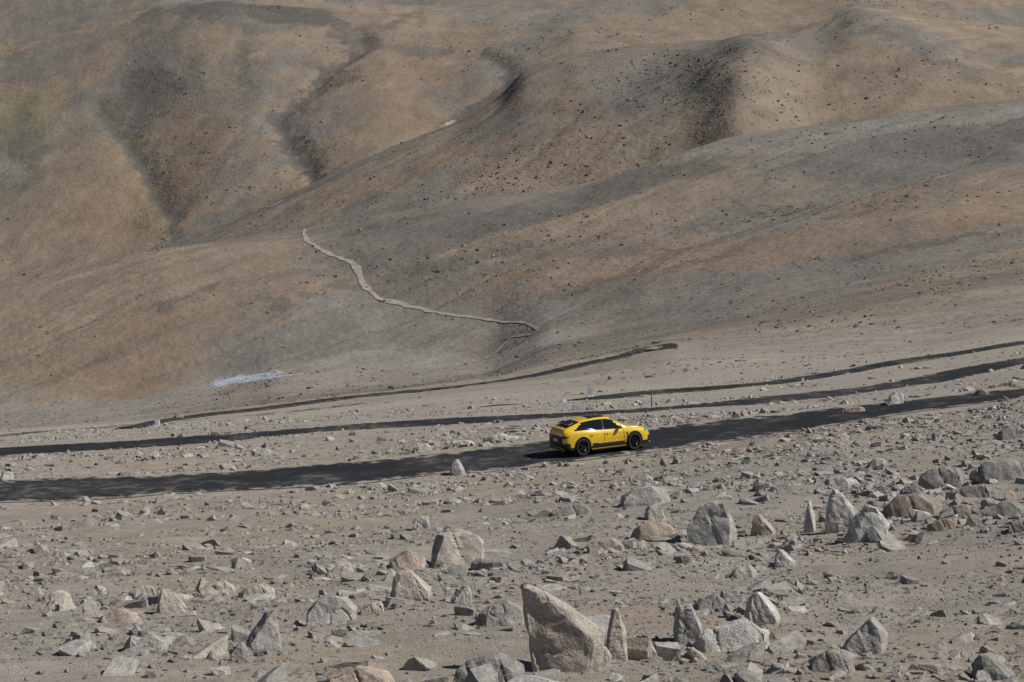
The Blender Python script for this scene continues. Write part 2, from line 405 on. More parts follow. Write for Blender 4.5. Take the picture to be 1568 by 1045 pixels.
def strip(name,Q,hw,lift,material,step,nc=9,jit=.12,seed=0):
    Q=catmull(Q[::2] if len(Q)>30 else Q,step)
    T=np.gradient(Q,axis=0);T/=np.linalg.norm(T,axis=1)[:,None]
    Nn=np.stack([-T[:,1],T[:,0]],1)
    u=np.linspace(-1,1,nc)
    L=np.cumsum(np.r_[0,np.linalg.norm(np.diff(Q,axis=0),axis=1)])
    hw=np.interp(np.linspace(0,1,len(Q)),np.linspace(0,1,len(hw)),hw) if hasattr(hw,'__len__') else np.full(len(Q),hw)
    jl=fbm(L/4,L*0+seed,3,150)*jit*hw; jr=fbm(L/4,L*0+seed+9,3,151)*jit*hw
    W=hw[:,None]*u[None,:]+np.where(u<0,-1,1)[None,:]*np.abs(u)[None,:]*np.where(u[None,:]<0,jl[:,None],jr[:,None])
    P=Q[:,None,:]+Nn[:,None,:]*W[...,None]
    z=H(P[...,0].ravel(),P[...,1].ravel())+lift
    V=np.stack([P[...,0].ravel(),P[...,1].ravel(),z],1)
    ob=grid_mesh(name,V,len(Q),nc)
    e=ob.data.attributes.new("edge","FLOAT","POINT")
    e.data.foreach_set("value",np.tile(np.abs(u),len(Q)).astype(np.float32))
    if ob.data.polygons[0].normal.z<0: ob.data.flip_normals()
    ob.data.materials.append(material);return ob
strip("asphalt_road",RC['A'][0],[3.35]*7+[3.0,2.2,1.7,1.7],.035,m_as,.5,15,.2,1)
strip("asphalt_road",RC['C'][0],[2.2,2.2,2.2,2.1,2.0,2.1,2.1],.05,m_as,.8,11,.14,3)
strip("asphalt_road",RC['B'][0],[1.9,1.8,1.7,1.6,1.5],.07,m_as,1.0,9,.14,5)
strip("asphalt_road",RC['D'][0],[1.2,1.6,2.0,2.2,2.2],.15,m_as,2.0,7,.2,7)
strip("asphalt_road",RC['E'][0],2.4,.25,m_as,2.0,7,.1,8)
strip("asphalt_road",RC['G'][0],[1.4,1.2,1.0,.8],.12,m_as,1.5,7,.3,9)
TR=catmull(unpoly([(466,352),(468,364),(478,374),(500,387),(525,398),(540,404),(549,418),(556,432),(565,445),(578,455),(600,463),(640,472),(690,483),(740,489),(790,494),(812,499),(824,504)]),4)
strip("dirt_track",TR,[1.3,1.4,1.5,1.7,1.7,1.8,1.3,1.0,.9],.3,m_dirt,3,5,.9,11)
TR2=catmull(unpoly([(824,504),(818,511),(798,515),(780,520),(765,535),(752,545),(725,556)]),4)
strip("dirt_track",TR2,[1.1,.9,.6],.25,m_dirt,3,5,.6,12)

# ------------------------------------------------------------------ rocks
def rock_mat(name,ramp,scale=1.0,bd=.06):
    m,nt,bs=mat(name)
    oi=N(nt,"ShaderNodeObjectInfo")
    tc=N(nt,"ShaderNodeTexCoord").outputs["Object"]
    va=N(nt,"ShaderNodeVectorMath",operation='ADD');nt.links.new(tc,va.inputs[0])
    cx=N(nt,"ShaderNodeCombineXYZ");nt.links.new(math_(nt,'MULTIPLY',oi.outputs["Random"],50.0),cx.inputs[0]);nt.links.new(cx.outputs[0],va.inputs[1])
    v=va.outputs[0]
    cr=N(nt,"ShaderNodeValToRGB");nt.links.new(oi.outputs["Random"],cr.inputs[0])
    el=cr.color_ramp.elements
    for i,(p,c) in enumerate(ramp):
        if i<2: el[i].position=p;el[i].color=(*c,1)
        else:
            e=el.new(p);e.color=(*c,1)
    a=noise(nt,v,2.2*scale,4,.65);b=noise(nt,v,14*scale,2,.7)
    k=math_(nt,'MULTIPLY',mr(nt,a,.3,.7,.68,1.28),mr(nt,b,.3,.7,.72,1.28))
    co=N(nt,"ShaderNodeCombineXYZ")
    for i in range(3): nt.links.new(k,co.inputs[i])
    x=mixrgb(nt,1.0,cr.outputs[0],co.outputs[0],'MULTIPLY')
    x=mixrgb(nt,mr(nt,noise(nt,v,3.1*scale,2,.5),.55,.7,0,.3),x,(.32,.25,.185))
    nt.links.new(x,bs.inputs["Base Color"]);bs.inputs["Roughness"].default_value=.9;bs.inputs["Specular IOR Level"].default_value=.15
    bn=N(nt,"ShaderNodeBump");bn.inputs["Strength"].default_value=.8;bn.inputs["Distance"].default_value=bd
    nt.links.new(math_(nt,'ADD',a,math_(nt,'MULTIPLY',b,.3)),bn.inputs["Height"]);nt.links.new(bn.outputs[0],bs.inputs["Normal"])
    return m
RAMP=[(0,(.27,.255,.23)),(1,(.45,.43,.395)),(.25,(.32,.30,.27)),(.5,(.36,.33,.285)),(.62,(.35,.28,.225)),(.70,(.29,.275,.25)),(.88,(.39,.37,.34))]
m_rock=rock_mat("rock_granite",RAMP)
m_drock=rock_mat("rock_dark_scree",[(0,(.10,.088,.075)),(1,(.26,.23,.20)),(.5,(.15,.13,.11))])
lib=bpy.data.collections.new("rock_library");lib2=bpy.data.collections.new("scree_library")
def rehull(bm):
    """closed convex solid from the vertices left after a cut"""
    P=[v.co.copy() for v in bm.verts]
    bm.clear()
    for p in P: bm.verts.new(p)
    bmesh.ops.convex_hull(bm,input=bm.verts[:])
    bmesh.ops.delete(bm,geom=[v for v in bm.verts if not v.link_faces],context='VERTS')
    bmesh.ops.remove_doubles(bm,verts=bm.verts[:],dist=1e-4)
def cut(bm,co,n):
    bmesh.ops.bisect_plane(bm,geom=bm.verts[:]+bm.edges[:]+bm.faces[:],plane_co=co,plane_no=n,clear_outer=True)
    rehull(bm)
def make_rock(seed,sub,flat,lb,mt):
    r=np.random.default_rng(seed)
    bm=bmesh.new()
    for sx in(-1,1):
        for sy in(-1,1):
            for sz in(-1,1): bm.verts.new((sx+r.normal()*.25,sy+r.normal()*.25,sz+r.normal()*.25))
    rehull(bm)
    for _ in range(r.integers(6,11)):
        n=Vector(r.normal(size=3)).normalized();ext=max(v.co.dot(n) for v in bm.verts)
        cut(bm,n*ext*r.uniform(.60,.85),n)
    bmesh.ops.dissolve_limit(bm,angle_limit=math.radians(4),verts=bm.verts[:],edges=bm.edges[:])
    if sub>1:
        bmesh.ops.bevel(bm,geom=bm.edges[:],offset=.07,segments=1,affect='EDGES',clamp_overlap=True)
    bmesh.ops.triangulate(bm,faces=bm.faces[:])
    if sub>1:
        bmesh.ops.subdivide_edges(bm,edges=[e for e in bm.edges if e.calc_length()>.45],cuts=2);bmesh.ops.triangulate(bm,faces=bm.faces[:])
    P=np.array([v.co[:] for v in bm.verts])
    P+=r.normal(size=P.shape)*(.018 if sub>1 else 0)
    P*=np.array([r.uniform(.95,1.5),r.uniform(.7,1.0),flat*r.uniform(.8,1.2)])
    P/=np.abs(P[:,:2]).max()
    for v,p in zip(bm.verts,P): v.co=p
    bmesh.ops.recalc_face_normals(bm,faces=bm.faces[:])
    me=bpy.data.meshes.new("rock_variant");bm.to_mesh(me);bm.free()
    me.polygons.foreach_set("use_smooth",np.ones(len(me.polygons),dtype=bool));me.set_sharp_from_angle(angle=math.radians(20))
    me.materials.append(mt)
    ob=bpy.data.objects.new("rock_variant",me);lb.objects.link(ob)
NV=30
for s in range(NV): make_rock(s,3,[.45,.65,.9,.55,.75][s%5],lib,m_rock)
for s in range(NV): make_rock(s+50,1,[.5,.8,.6][s%3],lib2,m_drock)
def scatter(name,P,S,tilt=.35,sink=.15,seed=0,lb=None):
    r=np.random.default_rng(seed);n=len(P)
    sc=S[:,None]*np.stack([r.uniform(.8,1.35,n),r.uniform(.7,1.1,n),r.uniform(.6,1.2,n)],1)
    z=H(P[:,0],P[:,1])-S*sink
    V=np.stack([P[:,0],P[:,1],z],1)
    me=bpy.data.meshes.new(name);me.vertices.add(n);me.vertices.foreach_set("co",V.astype(np.float32).ravel())
    rot=np.stack([r.normal(0,tilt,n),r.normal(0,tilt,n),r.uniform(0,6.283,n)],1)
    a=me.attributes.new("rot","FLOAT_VECTOR","POINT");a.data.foreach_set("vector",rot.astype(np.float32).ravel())
    a=me.attributes.new("scl","FLOAT_VECTOR","POINT");a.data.foreach_set("vector",sc.astype(np.float32).ravel())
    a=me.attributes.new("pick","INT","POINT");a.data.foreach_set("value",r.integers(0,NV,n).astype(np.int32))
    me.update()
    ob=bpy.data.objects.new(name,me);scene.collection.objects.link(ob)
    ng=bpy.data.node_groups.new(name+"_scatter","GeometryNodeTree")
    ng.interface.new_socket("Geometry",in_out='INPUT',socket_type='NodeSocketGeometry')
    ng.interface.new_socket("Geometry",in_out='OUTPUT',socket_type='NodeSocketGeometry')
    gi=ng.nodes.new("NodeGroupInput");go=ng.nodes.new("NodeGroupOutput")
    ip=ng.nodes.new("GeometryNodeInstanceOnPoints");ci=ng.nodes.new("GeometryNodeCollectionInfo")
    ci.inputs["Collection"].default_value=lb or lib;ci.inputs["Separate Children"].default_value=True;ci.inputs["Reset Children"].default_value=True
    def attr(nm,t):
        q=ng.nodes.new("GeometryNodeInputNamedAttribute");q.data_type=t;q.inputs[0].default_value=nm
        return [o for o in q.outputs if o.enabled and o.name=="Attribute"][0]
    e2r=ng.nodes.new("FunctionNodeEulerToRotation")
    ng.links.new(gi.outputs[0],ip.inputs["Points"]);ng.links.new(ci.outputs[0],ip.inputs["Instance"])
    ip.inputs["Pick Instance"].default_value=True
    ng.links.new(attr("pick","INT"),ip.inputs["Instance Index"])
    ng.links.new(attr("rot","FLOAT_VECTOR"),e2r.inputs[0]);ng.links.new(e2r.outputs[0],ip.inputs["Rotation"])
    ng.links.new(attr("scl","FLOAT_VECTOR"),ip.inputs["Scale"]);ng.links.new(ip.outputs[0],go.inputs[0])
    md=ob.modifiers.new("scatter","NODES");md.node_group=ng
    return ob
def roaddist(P,keys='ABC'):
    D=np.full(len(P),1e9)
    for k in keys:
        Q=RC[k][0][::2]
        for i in range(len(Q)-1):
            p,q=Q[i],Q[i+1];e=q-p;l=max(e@e,1e-9)
            s=np.clip(((P-p)@e)/l,0,1)
            D=np.minimum(D,np.linalg.norm(P-p-s[:,None]*e,axis=1)-ROADS[k]['w'])
    return D
def pts(n,y0,y1,tw,seed):
    r=np.random.default_rng(seed)
    y=np.sqrt(r.uniform(y0**2,y1**2,n));t=r.uniform(-tw,tw,n)
    return np.stack([y*t,y],1)
def power(n,a,smin,smax,seed):
    r=np.random.default_rng(seed);return np.minimum(smin*r.random(n)**(-1/a),smax*r.uniform(.6,1,n))

# signature boulders
NEARB=[]
def boulder(box,outline,colr,depth=.8,seed=0,name="boulder",cuts=5):
    x0,x1,y0,y1=box
    r=np.random.default_rng(seed+900)
    X,Y=unp((x0+x1)/2,min(y1,1200));t,_=ray((x0+x1)/2,y1)
    px=Y/F
    w=(x1-x0)*px*1.08;h=(y1-y0)*px*.97
    dd=min(w,h*1.8)*depth
    NEARB.append((t*Y,Y,w))
    bm=bmesh.new()
    tw=r.uniform(-.25,.25);jj=.03 if cuts else .008
    for (u,v) in outline:
        for (sc,yy) in ((.80,-.55+.45*v),(1.0,-.05+.2*v),(.75,.55-.1*v)):
            uu=.5+(u-.5)*sc+r.normal()*jj+(.06 if yy<-.1 else 0)*np.sign(tw);vv=v*(1-.14*(yy<-.2)-.1*(yy>.35))*(1+r.normal()*jj*1.5)
            bm.verts.new(((uu-.5)*w,(yy+.3+tw*(uu-.5))*dd,min(vv,1.03)*h if v>.02 else -.35*h))
    rehull(bm)
    c=Vector((0,.3*dd,.35*h))
    for _ in range(cuts):    # fracture planes
        n=Vector((r.normal(),r.normal()-.5,r.normal()*.4+.1)).normalized()
        ext=max((v.co-c).dot(n) for v in bm.verts)
        cut(bm,c+n*ext*r.uniform(.70,.92),n)
    bmesh.ops.dissolve_limit(bm,angle_limit=math.radians(7),verts=bm.verts[:],edges=bm.edges[:])
    bmesh.ops.bevel(bm,geom=bm.edges[:],offset=.025*w,segments=1,affect='EDGES',clamp_overlap=True)
    bmesh.ops.triangulate(bm,faces=bm.faces[:])
    for _ in range(4):
        L=[e for e in bm.edges if e.calc_length()>.05*w]
        if L: bmesh.ops.subdivide_edges(bm,edges=L,cuts=1);bmesh.ops.triangulate(bm,faces=bm.faces[:])
    bmesh.ops.recalc_face_normals(bm,faces=bm.faces[:]);bm.normal_update()
    co=np.array([v.co[:] for v in bm.verts]);no=np.array([v.normal[:] for v in bm.verts])
    q=co/w*2.4+seed*1.37
    dn=fbm(q[:,0]*1.5+q[:,2]*.7,q[:,1]-q[:,2]*1.4,4,160,.6)*.038*w
    cr=1-np.abs(2*vnoise(q[:,0]*1.1+q[:,2]*.5+20,q[:,2]*.8-q[:,1]+20,166)-1)
    dn-=np.clip(cr-.9,0,1)*.3*w
    co+=no*dn[:,None]
    for v,p in zip(bm.verts,co): v.co=p
    me=bpy.data.meshes.new(name);bm.to_mesh(me);bm.free()
    me.polygons.foreach_set("use_smooth",np.ones(len(me.polygons),dtype=bool));me.set_sharp_from_angle(angle=math.radians(25))
    me.materials.append(colr);ob=bpy.data.objects.new(name,me);scene.collection.objects.link(ob)
    ob.location=(t*Y,Y,float(H(t*Y,Y)[0]));ob.rotation_euler=(0,0,-math.atan2(t,1)*1)
    return ob
def rm(n,c): return rock_mat(n,[(0,c),(1,tuple(x*1.05 for x in c))],2.2,.06)
M_p=rm("rock_pale",(.47,.45,.41));M_g=rm("rock_grey",(.35,.335,.305));M_t=rm("rock_tan",(.40,.35,.295));M_r=rm("rock_red",(.36,.29,.235));M_d=rm("rock_dark",(.26,.245,.22));M_b=rm("rock_brown",(.27,.22,.18))
WL=[(0,0),(.02,.6),(.05,1),(.22,.98),(.55,.75),(.92,.5),(1,.3),(.95,.0)]
WL2=[(0,0),(.05,.5),(.15,.95),(.4,1),(.7,.65),(1,.25),(1,0)]
WR=[(1,0),(.97,.6),(.8,1),(.6,.95),(.3,.55),(.03,.25),(0,0)]
BL=[(0,0),(.05,.5),(.25,.85),(.5,1),(.8,.93),(1,.55),(.97,0)]
SP=[(0,0),(.12,.5),(.35,1),(.55,.95),(.85,.45),(1,0)]
SL=[(0,0),(.05,.45),(.3,.8),(.65,1),(.93,.65),(1,0)]
BS=[((798,925,893,1028),[(.22,0),(0,.95),(.06,1),(.25,.93),(.6,.70),(.97,.5),(1,.40),(.9,0)],M_t,.45),((652,748,818,870),BL,M_t,1.0),((1055,1130,767,835),BL,M_g,.8),
 ((1230,1250,764,815),SP,M_p,.9),((1262,1312,749,815),[(0,0),(.1,.6),(.3,1),(.5,.97),(.9,.6),(1,.4),(.9,0)],M_p,.6),((1285,1360,772,830),[(0,0),(.3,.55),(.55,1),(.7,.95),(1,.5),(.95,.0)],M_p,.5),
 ((375,432,935,1000),WR,M_g,.7),((925,962,925,1012),SP,M_t,.9),((1030,1076,915,985),WL2,M_g,.8),((597,665,875,920),WL2,M_t,.7),
 ((950,1032,746,774),SL,M_g,1),((962,1042,799,828),SL,M_r,.9),((238,286,902,942),WL2,M_t,.7),((1290,1360,948,1003),WR,M_g,.8),
 ((725,800,922,958),SL,M_d,.9),((690,805,1005,1050),SL,M_d,.9),((1352,1442,756,790),SL,M_b,1),((1140,1197,908,955),WL2,M_p,.7),
 ((470,545,915,957),BL,M_g,.9),((1354,1384,596,620),WR,M_p,.8),((596,652,844,872),SL,M_r,.9),((687,713,703,728),SP,M_g,.8),
 ((480,612,1024,1062),SL,M_r,1),((1485,1580,704,736),SL,M_d,.9),((300,362,892,912),SL,M_t,.9),((1058,1185,952,996),SL,M_p,.8),
 ((1490,1552,1004,1042),WL2,M_d,.8),((195,240,896,915),SL,M_t,.8),((1405,1480,714,748),SL,M_d,.8),((900,960,826,846),SL,M_r,.9),
 ((1185,1217,842,868),WL2,M_p,.8),((365,420,895,918),SL,M_t,.9),((840,905,774,790),WR,M_d,.9),((195,262,976,996),SL,M_g,.9),
 ((1240,1310,995,1030),SL,M_d,.8),((1150,1185,789,820),WL2,M_t,.9),((630,660,792,812),BL,M_g,.8),((500,545,863,885),WR,M_t,.8),((985,1020,772,796),BL,M_t,.9),
 ((1525,1575,652,672),SL,M_d,.9),((1500,1570,768,790),WR,M_d,.9),((60,110,905,925),SL,M_t,.9),((150,215,934,955),SL,M_r,.9),((1060,1110,912,935),SL,M_d,.9),
 ((740,785,664,677),SL,M_p,.8),((632,662,680,692),SL,M_p,.8),((690,730,674,685),SL,M_p,.8),((385,415,687,697),WR,M_g,.8),((0,20,722,735),SL,M_p,.8),((265,281,633,641),SL,M_d,.8),
 ((975,1010,980,1010),WL2,M_g,.8),((690,722,897,925),WR,M_g,.8),((905,935,990,1020),BL,M_g,.8),((350,378,984,1012),WR,M_d,.8),((1120,1160,866,885),SL,M_g,.9),((550,590,922,940),WR,M_t,.8),
 ((1440,1500,774,792),SL,M_b,.9),((1330,1360,702,716),SL,M_g,.9),((1260,1300,730,744),SL,M_g,.9),((1180,1215,739,752),SL,M_g,.9),
 ((1490,1515,596,606),SL,M_d,.9),((1380,1420,742,758),SL,M_d,.9),((1460,1530,742,762),SL,M_d,.9),((1545,1580,795,815),SL,M_d,.9),((1420,1470,795,812),SL,M_b,.9),((1290,1325,622,632),SL,M_r,.9)]
for i,b in enumerate(BS): boulder(b[0],b[1],b[2],b[3],i,cuts=0 if i==0 else 2 if i in(4,5) else 5)

P=pts(60000,18,60,.33,201);d=fbm(P[:,0]/3,P[:,1]/3,3,210)
P=P[RNG.random(len(P))<np.clip(.5+1.2*d,.12,1)];S=power(len(P),2.2,.018,.09,202)
scatter("gravel",P,S,.4,.1,1)
P=pts(60000,18,118,.34,203);d=fbm(P[:,0]/4,P[:,1]/4,4,211)+.34*sstep(-.12,.2,P[:,0]/P[:,1])-.06+.12*sstep(40,60,P[:,1])
P=P[RNG.random(len(P))<np.clip(.16+1.7*d,.04,1)];S=power(len(P),2.1,.058,.40,204)
Pb=[];Sb=[]
for (bx,by,bw) in NEARB:
    if by<112:
        n=RNG.integers(12,26);a=RNG.uniform(0,6.283,n);rr=bw*RNG.uniform(.45,1.9,n)
        Pb.append(np.stack([bx+rr*np.cos(a),by+.3*bw+rr*np.sin(a)],1));Sb.append(np.clip(bw*RNG.random(n)**2.2*.34,.04,.5))
P=np.vstack([P]+Pb);S=np.concatenate([S]+Sb)
k=roaddist(P)>.2;P=P[k];S=S[k];scatter("rocks",P,S,.28,.10,2)
P=pts(26000,98,250,.36,205);d=fbm(P[:,0]/7,P[:,1]/9,4,212)
P=P[RNG.random(len(P))<np.clip(.28+1.6*d,.05,1)];P=P[roaddist(P)>.3]
S=power(len(P),2.4,.085,.55,206);scatter("roadside_rocks",P,S,.35,.12,3)
P=pts(40000,240,900,.32,225);d=fbm(P[:,0]/30,P[:,1]/50,5,226,.6)
P=P[RNG.random(len(P))<np.clip(.12+1.3*d,.03,1)];P=P[roaddist(P,'DEGB')>1.5]
S=power(len(P),2.3,.16,.9,227)*np.clip(P[:,1]/450,.7,1.5);scatter("valley_rocks",P,S,.3,.15,5,lib2)
P=pts(130000,600,2700,.30,207);d=fbm(P[:,0]/110,P[:,1]/110,5,213,.6)
P=P[RNG.random(len(P))<np.clip(-.03+1.0*d,.010,1)]
Pc=[];
for (x,y,sx,sy,n) in [(1010,110,28,45,500),(1060,150,30,60,600),(1090,100,25,40,350),(700,400,60,45,500),(800,385,60,40,450),(1195,327,14,6,120),(870,440,40,25,200),(600,420,40,40,250),(1500,215,60,45,400),(1300,215,60,30,300),(960,160,30,50,300),(255,140,40,40,250),(520,125,25,25,150),(1190,150,30,40,250),(1230,210,25,12,120),(760,265,50,25,200),(1380,300,80,30,250),(1420,110,60,50,250),(330,180,40,60,200),(1460,500,60,30,200),(900,250,40,20,150)]:
    c=np.array(unp(x,y));Pc.append(c+RNG.normal(size=(n,2))*np.array([sx,sy]))
P=np.vstack([P]+Pc);P=P[(P[:,1]>250)&(P[:,1]<2750)];P=P[roaddist(P,'DEG')>3]
S=power(len(P),2.5,.38,1.6,208)*np.clip(P[:,1]/1000,.4,1.5);scatter("hillside_scree",P,S,.3,.2,4,lib2)

m_wp,nt_,b_=mat("white_paint");b_.inputs["Base Color"].default_value=(.8,.8,.78,1);b_.inputs["Roughness"].default_value=.7
m_rp,nt_,b_=mat("orange_paint");b_.inputs["Base Color"].default_value=(.45,.2,.06,1);b_.inputs["Roughness"].default_value=.7
m_st,nt_,b_=mat("weathered_metal");b_.inputs["Base Color"].default_value=(.2,.2,.2,1);b_.inputs["Roughness"].default_value=.6
def simple(name,bm,mats,loc,parent=None):
    me=bpy.data.meshes.new(name);bm.to_mesh(me);bm.free()
    for m in mats: me.materials.append(m)
    ob=bpy.data.objects.new(name,me);scene.collection.objects.link(ob);ob.location=loc
    if parent: ob.parent=parent
    return ob
def beside(road,px,off):
    Q=catmull(RC[road][0][::2],.5);t,_=ray(px,600);best=None
    for i in range(3,len(Q)-3):
        T=Q[i+2]-Q[i-2];T/=np.linalg.norm(T);c=Q[i]+np.array([T[1],-T[0]])*off
        e=abs(c[0]/c[1]-t)
        if best is None or e<best[0]: best=(e,c)
    return best[1]
def milestone(road,px,off,s):
    X,Y=beside(road,px,off)
    bm=bmesh.new()
    for k,(w,d,h,z,mi) in enumerate(((.75,.5,.15,.075,0),(.55,.3,.55,.42,0))):
        bmesh.ops.create_cube(bm,size=1,matrix=Matrix.Translation((0,0,z))@Matrix.Diagonal((w,d,h,1)))
    bmesh.ops.bevel(bm,geom=bm.edges[:],offset=.03,segments=2,affect='EDGES')
    bmesh.ops.create_cone(bm,segments=24,radius1=.275,radius2=.275,depth=.302,cap_ends=True,matrix=Matrix.Translation((0,0,.69))@Matrix.Rotation(math.radians(90),4,'X'))
    bmesh.ops.recalc_face_normals(bm,faces=bm.faces[:])
    for f in bm.faces:
        if f.calc_center_median().z>.8: f.material_index=1
    o=simple("milestone",bm,[m_wp,m_rp],(X,Y,float(H(X,Y)[0])-.03));o.scale=(s,s,s)
milestone('B',905,-1.9,1.1);milestone('D',240,3,1.0);milestone('B',1230,2.3,.6)
X,Y=unp(998,624)
bm=bmesh.new();bmesh.ops.create_cone(bm,segments=10,radius1=.06,radius2=.045,depth=1.3,cap_ends=True,matrix=Matrix.Translation((0,0,.65)))
bmesh.ops.create_cone(bm,segments=10,radius1=.07,radius2=.05,depth=.08,cap_ends=True,matrix=Matrix.Translation((0,0,1.34)))
simple("marker_post",bm,[m_st],(X,Y,float(H(X,Y)[0])-.03))

# ------------------------------------------------------------------ car
def pm(name,c,rough=.4,metal=0,coat=0,spec=.5,emit=None):
    m,nt,b=mat(name)
    g=N(nt,"ShaderNodeTexCoord").outputs["Object"]
    n=noise(nt,g,6,4,.6)
    x=mixrgb(nt,mr(nt,n,.3,.7,0,1),tuple(v*.94 for v in c),tuple(min(1,v*1.04) for v in c))
    nt.links.new(x,b.inputs["Base Color"]);b.inputs["Roughness"].default_value=rough;b.inputs["Metallic"].default_value=metal
    b.inputs["Coat Weight"].default_value=coat;b.inputs["Coat Roughness"].default_value=.05;b.inputs["Specular IOR Level"].default_value=spec
    return m
m_y=pm("yellow_paint",(.80,.52,.02),.35,0,1.0);m_gl=pm("tinted_glass",(.012,.014,.016),.08,0,0,.5);m_bk=pm("black_trim",(.018,.018,.019),.5)
m_ty=pm("tyre_rubber",(.02,.02,.02),.85);m_rim=pm("rim_dark",(.045,.045,.048),.3,.8);m_red=pm("tail_lamp_red",(.25,.01,.01),.2);m_hl=pm("headlamp_lens",(.55,.57,.6),.12)
m_cal=pm("caliper_yellow",(.7,.45,.02),.4)
cs=dict(
 w=([-2.55,-2.46,-2.25,-1.5,-.5,.5,1.5,2.1,2.4,2.55],[.74,.86,.95,1.0,.955,.945,.995,.95,.84,.68]),
 zb=([-2.55,-2.4,-2.0,0,2.0,2.4,2.55],[.46,.32,.25,.24,.23,.24,.34]),
 zs=([-2.55,-2.45,-2.0,-1.4,-.6,.3,1.0,1.6,2.1,2.4,2.55],[.93,1.08,1.14,1.14,1.07,1.03,1.02,1.0,.93,.81,.64]),
 zt=([-2.55,-2.48,-2.35,-1.95,-1.5,-1.0,-.5,-.1,.25,.6,.85,1.1,1.4,1.8,2.15,2.4,2.55],[.95,1.13,1.24,1.38,1.51,1.60,1.64,1.635,1.57,1.40,1.25,1.12,1.09,1.05,.98,.84,.66]),
 wr=([-2.55,-2.3,-1.5,-.5,.25,.7,1.1,1.6,2.55],[.62,.62,.60,.64,.63,.66,.74,.78,.5]))
def cv(k,x): return pchip(np.array(cs[k][0],float),np.array(cs[k][1],float),np.atleast_1d(np.clip(x,-2.55,2.55)).astype(float))
def ring(x):
    w,zb,zs,zt,wr=[float(cv(k,x)[0]) for k in ('w','zb','zs','zt','wr')]
    g=max(zt-zs,.01)
    return [(0,zb),(.8*w,zb),(.94*w,zb+.05),(.975*w,zb+.17),(1.0*w,zb+.62*(zs-zb)),(.985*w,zs-.12),(.93*w,zs-.015),(.875*w,zs+.05*g),
            (wr+.045,zs+.80*g),(wr*.88,zs+.93*g),(wr*.5,zs+.985*g),(0,zt)]
SUB=4
def fine(R):
    R=np.array(R);out=[]
    for i in range(len(R)-1):
        for s in range(SUB): out.append(R[i]+(R[i+1]-R[i])*s/SUB)
    out.append(R[-1]);return np.array(out)
xs=np.unique(np.concatenate([np.linspace(-2.55,-2.3,10),np.linspace(-2.3,2.3,116),np.linspace(2.3,2.55,10)]))
bm=bmesh.new();rows=[]
for x in xs:
    R=fine(ring(x));hv=[bm.verts.new((x,-p[0],p[1])) for p in R]
    ot=[bm.verts.new((x,p[0],p[1])) for p in R[1:-1][::-1]]
    rows.append(hv+ot)
nn=len(rows[0]);half=len(fine(ring(0)))
for a,b in zip(rows[:-1],rows[1:]):
    xm=(a[0].co.x+b[0].co.x)/2
    for j in range(nn):
        k=(j+1)%nn
        f=bm.faces.new((a[j],b[j],b[k],a[k]));f.smooth=True
        jj=j if j<half-1 else nn-1-j
        seg=jj//SUB;s=(jj%SUB+.5)/SUB
        z=sum(v.co.z for v in f.verts)/4;mi=0
        if seg<3: mi=2
        if seg==7:
            lo=-1.95+.55*s;hi=.95-.62*s
            if lo<xm<hi: mi=1
            if -.28<xm<-.20 and mi==1: mi=2
        if seg==6 and -1.9<xm<.95 and s>.5: mi=2
        if seg in(9,10) or (seg==8 and s>.5):
            if .28<xm<.98: mi=1
            if -.95<xm<.12 and seg in(9,10): mi=1
            if -2.25<xm<-1.5: mi=1
        if xm>2.3 and z<.60: mi=2
        if xm<-2.2 and z<.62: mi=2
        if xm<-2.40 and .84<z<.95: mi=2
        if 2.12<xm<2.42 and seg==5 : mi=2
        if 2.2<xm<2.38 and seg==5 and .2<s<.7: mi=6
        f.material_index=mi
bm.faces.new(rows[0][::-1]).material_index=2;bm.faces.new(rows[-1]).material_index=2
bmesh.ops.recalc_face_normals(bm,faces=bm.faces[:])
carm=[m_y,m_gl,m_bk,m_ty,m_rim,m_red,m_hl,m_cal]
car=bpy.data.objects.new("suv_car",None);scene.collection.objects.link(car)
body=simple("body",bm,carm,(0,0,0),car)
WX=(1.50,-1.50);WRAD=.40
for wx_ in WX:
    for sd in(-1,1):
        b2=bmesh.new();bmesh.ops.create_cone(b2,segments=48,radius1=.45,radius2=.45,depth=.6,cap_ends=True,matrix=Matrix.Translation((wx_,sd*.93,.40))@Matrix.Rotation(math.radians(90),4,'X'))
        for f in b2.faces: f.material_index=2
        cu=simple("cutter",b2,carm,(0,0,0))
        md=body.modifiers.new("b","BOOLEAN");md.object=cu;md.operation='DIFFERENCE';md.solver='EXACT'
        bpy.context.view_layer.update()
        dg=bpy.context.evaluated_depsgraph_get();nm=bpy.data.meshes.new_from_object(body.evaluated_get(dg))
        body.modifiers.clear();body.data=nm;bpy.data.objects.remove(cu)
body.data.set_sharp_from_angle(angle=math.radians(38))
def side_y(x,z):
    R=np.array(ring(x)[1:9]);return float(np.interp(z,R[:,1],R[:,0]))
bm=bmesh.new()
def quadstrip(pa,pb,mi):
    A=[bm.verts.new(p) for p in pa];B=[bm.verts.new(p) for p in pb]
    for i in range(len(A)-1): bm.faces.new((A[i],A[i+1],B[i+1],B[i])).material_index=mi
